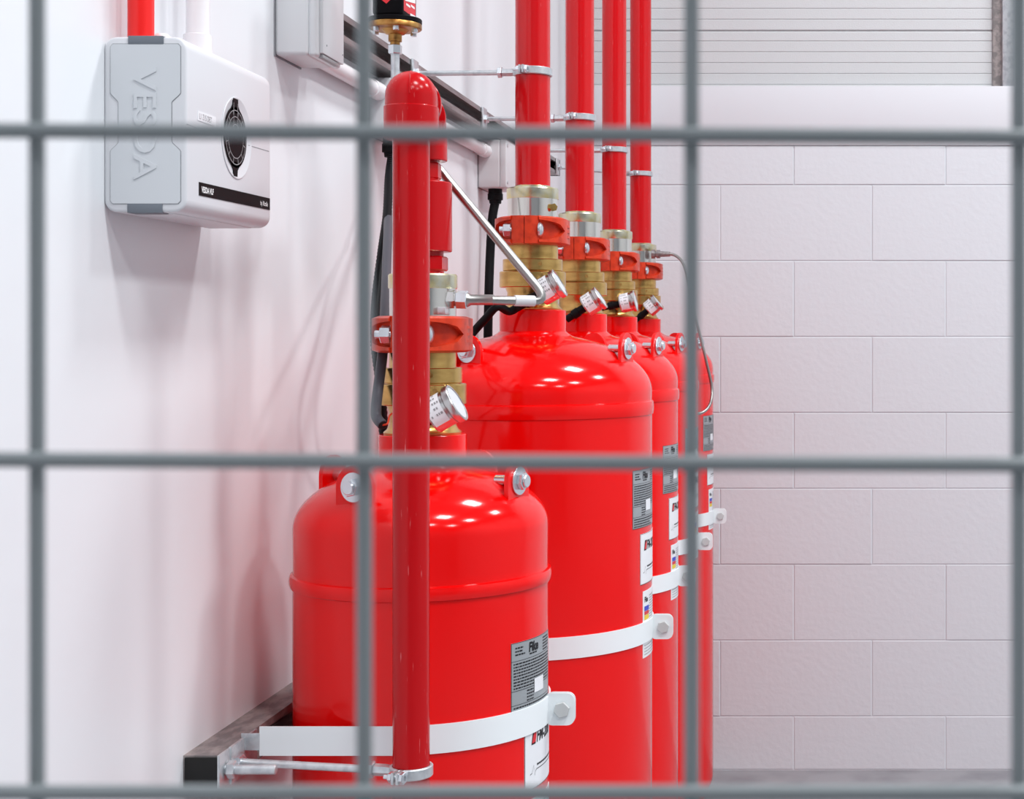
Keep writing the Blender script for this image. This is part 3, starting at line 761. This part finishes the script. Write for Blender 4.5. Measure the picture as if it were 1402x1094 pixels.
zl = part('zone_label', prism([(1.634, CH + 0.2215), (1.683, CH + 0.2215), (1.683, CH + 0.2315), (1.634, CH + 0.2315)], fx, -0.0002, 0.0005), 'label_white', t, 'small white zone label')
part('zone_lettering', text_mb('L1 Z15 DET', 0.0085, lambda u, v, ww: fx(1.637 + u, CH + 0.2235 + v, 0.0007), 0.0, 0, 0, 0.80), 'greyline', zl, smooth=0)
part('cover_seam', prism([(1.780, CH + 0.2126), (1.8490, CH + 0.2135), (1.8490, CH + 0.2143), (1.780, CH + 0.2134)], fx, -0.0002, 0.0002), 'seam', cv, smooth=0)
part('cover_seam', prism([(1.606, CH + 0.2134), (1.660, CH + 0.2126), (1.660, CH + 0.2132), (1.606, CH + 0.2140)], fx, -0.0002, 0.0002), 'seam', cv, smooth=0)
part('base_groove', box(XW + 0.028, XF - 0.018, YA + 0.015, YB - 0.02, Z0 - 0.0008, Z0 + 0.002, 0.0006), 'cover', cv)

t = thing('sampling_pipe', 'bright red pipe entering the top of the white smoke detector', 'pipe', (-0.6995, 1.640, Z1 - 0.002))
part('pipe', cyl((0, 0, 0), (0, 0, 2.9), 0.0131, 32), 'red_bright', t)
t = thing('white_conduit', 'white upright conduit entering the top of the smoke detector behind the red pipe', 'conduit', (-0.690, 1.768, Z1 - 0.002))
part('pipe', cyl((0, 0, 0.0), (0, 0, 2.9), 0.0128, 28), 'pvc', t)
part('coupler', stepped((0, 0, 0), (0, 0, 1), [(0, 0.0155), (0.034, 0.0155), (0.035, 0.0128)], 28), 'pvc', t)
t = thing('blanking_plug', 'small clear white plug on top of the smoke detector beside the red pipe', 'plug', (-0.688, 1.665, Z1 - 0.001))
part('plug', lathe([(0.009, 0), (0.0095, 0.008), (0.0085, 0.0125), (0.006, 0.0150), (0.0, 0.016)], 24), 'pvc', t)
part('plug_ring', ring(0.008, 0.0105, 0.0, 0.006, 24), 'boxgrey', t)

# ------------------------------------------------------------------ boxes and conduit on the wall
t = thing('control_box', 'pale grey control box with a lid at the top, above the smoke detector', 'electrical box', (0, 0, 0))
ya, yb = 2.1134, 2.222; zb_ = CH + 0.374
part('back_box', box(XW, -0.6745, ya, yb, zb_, zb_ + 0.33, 0.006, 3), 'boxgrey', t)
part('back_gasket', box(XW - 0.0005, XW + 0.0015, ya - 0.001, yb + 0.001, zb_ - 0.001, zb_ + 0.331), 'seam', t)
part('lid', box(-0.6765, -0.665, ya - 0.0005, yb + 0.0005, zb_ - 0.0005, zb_ + 0.3305, 0.004, 3), 'boxgrey', t)
ld = part('door', box(-0.666, -0.660, ya + 0.012, yb - 0.002, zb_ + 0.005, zb_ + 0.325, 0.0012), 'boxgrey', t)
part('door_latch', box(-0.668, -0.6615, ya + 0.016, yb - 0.022, zb_ - 0.001, zb_ + 0.0045, 0.001), 'greyline', ld, 'grey latch groove')
for y in (ya + 0.028, yb - 0.008): part('screw', cyl((-0.661, y, zb_ + 0.018), (-0.6595, y, zb_ + 0.018), 0.0012, 10), 'seam', ld)

def jbox(label, d0, d1, z0, z1, xf):
    t = thing('junction_box', label, 'electrical box', (0, 0, 0))
    part('back_box', box(XW, xf - 0.014, d0, d1, z0, z1, 0.004, 3), 'boxgrey', t)
    part('back_gasket', box(XW - 0.0005, XW + 0.0016, d0 - 0.001, d1 + 0.001, z0 - 0.001, z1 + 0.001), 'seam', t)
    ld = part('lid', box(xf - 0.0145, xf, d0 + 0.0005, d1 - 0.0005, z0 + 0.0005, z1 - 0.0005, 0.003, 3), 'boxgrey', t)
    for yy in (d0 + 0.012, d1 - 0.012):
        for q in (z0 + 0.012, z1 - 0.012): part('screw', cyl((xf - 0.001, yy, q), (xf + 0.0012, yy, q), 0.004, 12), 'galv', ld)
    return t
def jgland(t, x, y, z):
    part('cable_gland', stepped((x, y, z), (0, 0, -1), [(-0.004, 0.0150), (0.010, 0.0150), (0.0105, 0.0165), (0.024, 0.0165), (0.0245, 0.0135), (0.032, 0.0125)], 20), 'rubber', t, 'black cable gland')
jb = jbox('pale grey junction box behind the red return bend', 2.566, 2.68, CH + 0.323, CH + 0.418, -0.662)
jgland(jb, -0.693, 2.60, CH + 0.323)
jc = jbox('pale grey junction box left of the nearest upright pipe with a black cable below', 3.405, 3.525, CH + 0.3155, CH + 0.420, -0.660)
jgland(jc, -0.691, 3.44, CH + 0.3155)
def conduit(label, y0, y1):
    t = thing('wall_conduit', label, 'conduit', (0, 0, 0), 'white conduit under the upper rail')
    part('pipe', cyl((XW + 0.0165, y0, CH + 0.3945), (XW + 0.0165, y1, CH + 0.3945), 0.0125, 24), 'pvc', t)
    part('coupler', cyl((XW + 0.0165, y1 - 0.045, CH + 0.3945), (XW + 0.0165, y1, CH + 0.3945), 0.0148, 24, 0.001), 'pvc', t)
    part('coupler', cyl((XW + 0.0165, y0, CH + 0.3945), (XW + 0.0165, y0 + 0.03, CH + 0.3945), 0.0148, 24, 0.001), 'pvc', t)
conduit('white conduit along the left wall from the control box to the return bend', 2.2225, 2.566)
conduit('white conduit along the left wall between the two junction boxes', 2.681, 3.405)

def corrugated(pts, r, pitch=0.0035):
    c = catmull(pts, 24); L = 0; out = [c[0]]; acc = 0
    for a, b in zip(c, c[1:]):
        seg_ = (b - a).length; acc += seg_
        if acc >= pitch / 2: out.append(b); acc = 0
    return tube(out, [r if i % 2 else r * 0.86 for i in range(len(out))], 12)
t = thing('flexible_conduit', 'black corrugated conduit dropping from the left junction box behind the drop pipe', 'cable', (0, 0, 0))
part('sheath', corrugated([(-0.693, 2.60, CH + 0.298), P(532.5, 245, 2.54), P(530, 295, 2.44), P(523, 345, 2.36), P(515, 410, 2.3), P(514, 470, 2.24), P(522, 540, 2.26), P(527, 640, 2.36), P(530, 800, 2.42)], 0.0072), 'rubber', t)
t = thing('cable_sleeve', 'charcoal rubber sleeve with an open end beside the brass valve of the short cylinder', 'cable', (0, 0, 0))
sp = catmull([P(531, 290, 2.47), P(531, 320, 2.36), P(530, 345, 2.29), P(529, 375, 2.22), P(527, 430, 2.10), P(524, 482, 2.03), P(518, 530, 2.0), P(515, 558, 1.99), P(516, 572, 1.985), P(524, 582, 1.975)], 8)
part('sheath', tube(sp, 0.0066, 16), 'sleeve', t)
ed_ = (sp[-1] - sp[-3]).normalized()
part('open_end', cyl(sp[-1] - ed_ * 0.001, sp[-1] + ed_ * 0.0006, 0.0055, 16), 'void', t, 'dark hollow end')
part('wire', tube(catmull([sp[-1], sp[-1] + Vector((0.006, 0, 0.002)), P(533, 570, 1.99), P(537, 566, 2.0)], 5), 0.0012, 8), 'coupling', t, 'thin pink wire')
t = thing('flexible_conduit', 'black conduit hanging from the right junction box behind the pilot tube', 'cable', (0, 0, 0))
part('sheath', tube(catmull([(-0.691, 3.44, CH + 0.288), P(674, 300, 3.43), P(671, 350, 3.42), P(669, 410, 3.40), P(668, 470, 3.40), P(668, 560, 3.40), P(668, 700, 3.4)], 8), 0.0098, 16), 'rubber', t)
t = thing('gauge_cable', 'thick black cable running down left from the gauge of the nearest tall cylinder', 'cable', (0, 0, 0))
gp = Vector((X2, D2, 0)) + g2
part('sheath', tube(catmull([gp + Vector((0.004, 0, 0.002)), gp + Vector((-0.012, 0.0, -0.006)), P(681, 420, D2 - 0.11), P(665, 436, D2 - 0.1), P(648, 455, D2 - 0.09), P(630, 478, D2 - 0.12), P(612, 500, D2 - 0.16)], 8), 0.0068, 14), 'rubber', t)

# ------------------------------------------------------------------ pilot tube of the short cylinder
t = thing('pilot_tube', 'bent stainless tube leading from the plated adapter of the short cylinder', 'tube', (0, 0, 0))
dt = D1 - 0.012
part('fitting', stepped(P(609, 409.5, dt), (1, 0, 0), [(0, 0.0085), (0.004, 0.0085), (0.0041, 0.0125), (0.013, 0.0125), (0.0131, 0.0095), (0.016, 0.0095)], 6), 'steel', t)
part('nut', hexa(P(625, 410, dt), P(640, 410.5, dt), 0.0122), 'bright_zinc', t)
part('ferrule', stepped(P(640, 410.5, dt), (1, 0, 0), [(0, 0.0095), (0.005, 0.0070), (0.034, 0.0068)], 20), 'tube_steel', t)
a_, b_ = P(741, 411, dt + 0.03), P(600, 230, dt + 0.05)
dirn = (b_ - a_).normalized(); pts = [P(672, 411, dt), P(700, 411.5, dt + 0.01), P(729, 412, dt + 0.025)]
for k in range(7):
    s = k / 6; p0, p1, p2 = P(731, 412, dt + 0.026), P(748.5, 412.5, dt + 0.03), P(737, 395, dt + 0.031)
    pts.append(p0 * (1 - s) ** 2 + p1 * 2 * s * (1 - s) + p2 * s * s)
pts += [P(668, 312, dt + 0.04), b_]
part('bent_tube', tube(pts, 0.0060, 18), 'tube_steel', t)
part('sleeve', cyl(P(704, 411.6, dt + 0.0125), P(732, 412, dt + 0.027), 0.0072, 18, 0.0006), 'boxgrey', t, 'pale sleeve')
part('port_plug', box((609 - VX) * D1 / F, (620 - VX) * D1 / F, dt - 0.03, dt - 0.005, zy(431, D1), zy(421, D1), 0.001), 'galv', t)

# hose on the rearmost cylinder
t = thing('braided_hose', 'thin grey braided hose looping from the outlet of the rearmost cylinder', 'hose', (0, 0, 0))
dh = D5 - 0.05
part('fitting', stepped(P(892, 348, dh), (1, 0, 0), [(0, 0.0125), (0.010, 0.0125), (0.0102, 0.0085), (0.014, 0.0085), (0.0142, 0.0115), (0.024, 0.0115), (0.025, 0.008), (0.052, 0.0066)], 10), 'rail', t)
hp = catmull([P(914, 347.5, dh), P(924, 349.5, dh), P(933, 357, dh - 0.01), P(939, 370, dh - 0.03), P(944, 395, dh - 0.08), P(950, 428, dh - 0.10), P(959, 462, dh - 0.10), P(967, 495, dh - 0.10), P(974, 527, dh - 0.09), P(974, 547, dh - 0.10), P(968, 560, dh - 0.11), P(957, 566, dh - 0.125), P(946, 562, dh - 0.14), P(944, 540, dh - 0.145), P(945, 500, dh - 0.13)], 8)
part('hose', tube(hp, 0.0042, 12), 'tube_steel', t)

# ------------------------------------------------------------------ pressure switch on its riser
DS = 2.10
def sp_(px, py): return P(px, py, DS)
t = thing('pressure_switch', 'black pressure switch with a red label on a bronze flange above the return bend', 'pressure switch', (0, 0, 0))
xs = (541 - VX) * DS / F; k1 = DS / F
hf = DS - 0.030
part('housing', box(P(509, 0, hf).x, P(551, 0, hf).x, hf, DS + 0.046, zy(27, DS), zy(27, DS) + 0.105, 0.005, 3), 'black', t)
mdiam = MB(); mdiam.add([P(a, b, hf - 0.0004) for a, b in ((514, -7), (529, 5), (541, -7), (529, -19))], [(0, 1, 2, 3)])
hs_ = [c for c in t.children][0]
part('red_mark', mdiam, 'redink', hs_, 'red diamond mark', smooth=0)
xh = P(551, 0, hf).x
def side(px, py, e):                       # a spot on the housing's room-side face
    dd = xh * F / (px - VX); p = P(px, py, dd); return (xh + e, p.y, p.z)
m = MB(); m.add([side(a, b, 0.0004) for a, b in ((552.5, 14), (568.5, 26), (568.5, -22), (552.5, -22))], [(0, 1, 2, 3)])
lb = part('switch_label', m, 'redink', hs_, 'red and white label', smooth=0)
m = MB()
for v0, v1, u0, u1 in ((3, -4, 554, 568), (9, 6, 555.5, 561), (11, 8, 562, 567), (23.5, 20, 561, 568), (-6, -12, 554, 568)):
    m.add([side(u0, v0 - 2, 0.0007), side(u1, v0 + 2, 0.0007), side(u1, v1 + 2, 0.0007), side(u0, v1 - 2, 0.0007)], [(0, 1, 2, 3)])
part('label_print', m, 'white', lb, smooth=0)
ct = Vector((xs, DS, 0))
part('gasket', cyl((xs, DS, zy(33, DS)), (xs, DS, zy(26, DS)), 0.0350, 40, 0.001), 'black', t)
fg = part('flange', stepped((xs, DS, zy(57, DS)), (0, 0, 1), [(0, 0.0088), (0.009, 0.0088), (0.010, 0.0125), (0.0155, 0.018), (0.0160, 0.0335), (0.0172, 0.0348), (0.0225, 0.0348), (0.024, 0.034)], 48), 'bronze', t, 'bronze flange')
for k in range(6):
    a = 2 * PI * k / 6 + 0.3
    b = Vector((xs + 0.0285 * math.sin(a), DS - 0.0285 * math.cos(a), zy(57, DS) + 0.0165))
    part('bolt', hexa(b - Vector((0, 0, 0.006)), b, 0.0042), 'bright_zinc', fg)
part('stem', cyl((xs, DS, zy(63, DS)), (xs, DS, zy(56, DS)), 0.0065, 20), 'bronze', t)
part('nut', hexa((xs, DS, zy(74, DS)), (xs, DS, zy(61.5, DS)), 0.0092), 'bright_zinc', t)
rz = CH + 0.245
part('riser', tube([(xs, DS, zy(73, DS)), (xs, DS, rz + 0.02), (xs + 0.003, DS - 0.001, rz + 0.008), (xs + 0.012, DS - 0.006, rz), (X1 - 0.020, D1 + 0.012, rz)], 0.0058, 18), 'galv', t, 'galvanised riser tube')

# ------------------------------------------------------------------ welded mesh fence in front of the lens
DF = 0.05 * F / 450.3
t = thing('mesh_fence', 'grey welded wire mesh fence panel standing between the viewer and the cylinders', 'fence', (0, DF, 0))
sx0 = (946 - VX) * DF / F
RWI = 0.00122
wv_ = cyl((0, 0, 0.0), (0, 0, 2.33), RWI, 12).mesh('upright_wire')
for k in range(-13, 14):
    o = part('upright_wire', wv_, 'fence', t); o.location = (sx0 + k * 0.05, RWI, 0.0)
x0, x1 = sx0 - 13.4 * 0.05, sx0 + 13.4 * 0.05
wh_ = cyl((x0, 0, 0), (x1, 0, 0), RWI, 12).mesh('cross_wire')
zc = CH + (VY - 632) * DF / F
for k in range(-22, 24):
    tl = {1: -0.0064, 0: -0.005}.get(k, 0.0)
    o = part('cross_wire', wh_, 'fence', t)
    zz_ = zc + k * 0.05 - (0.0003 if k == 1 else 0); xm = (701 - VX) * DF / F
    o.location = (0, -RWI * 0.9, zz_ - xm * math.tan(tl)); o.rotation_euler = (0, -tl, 0)
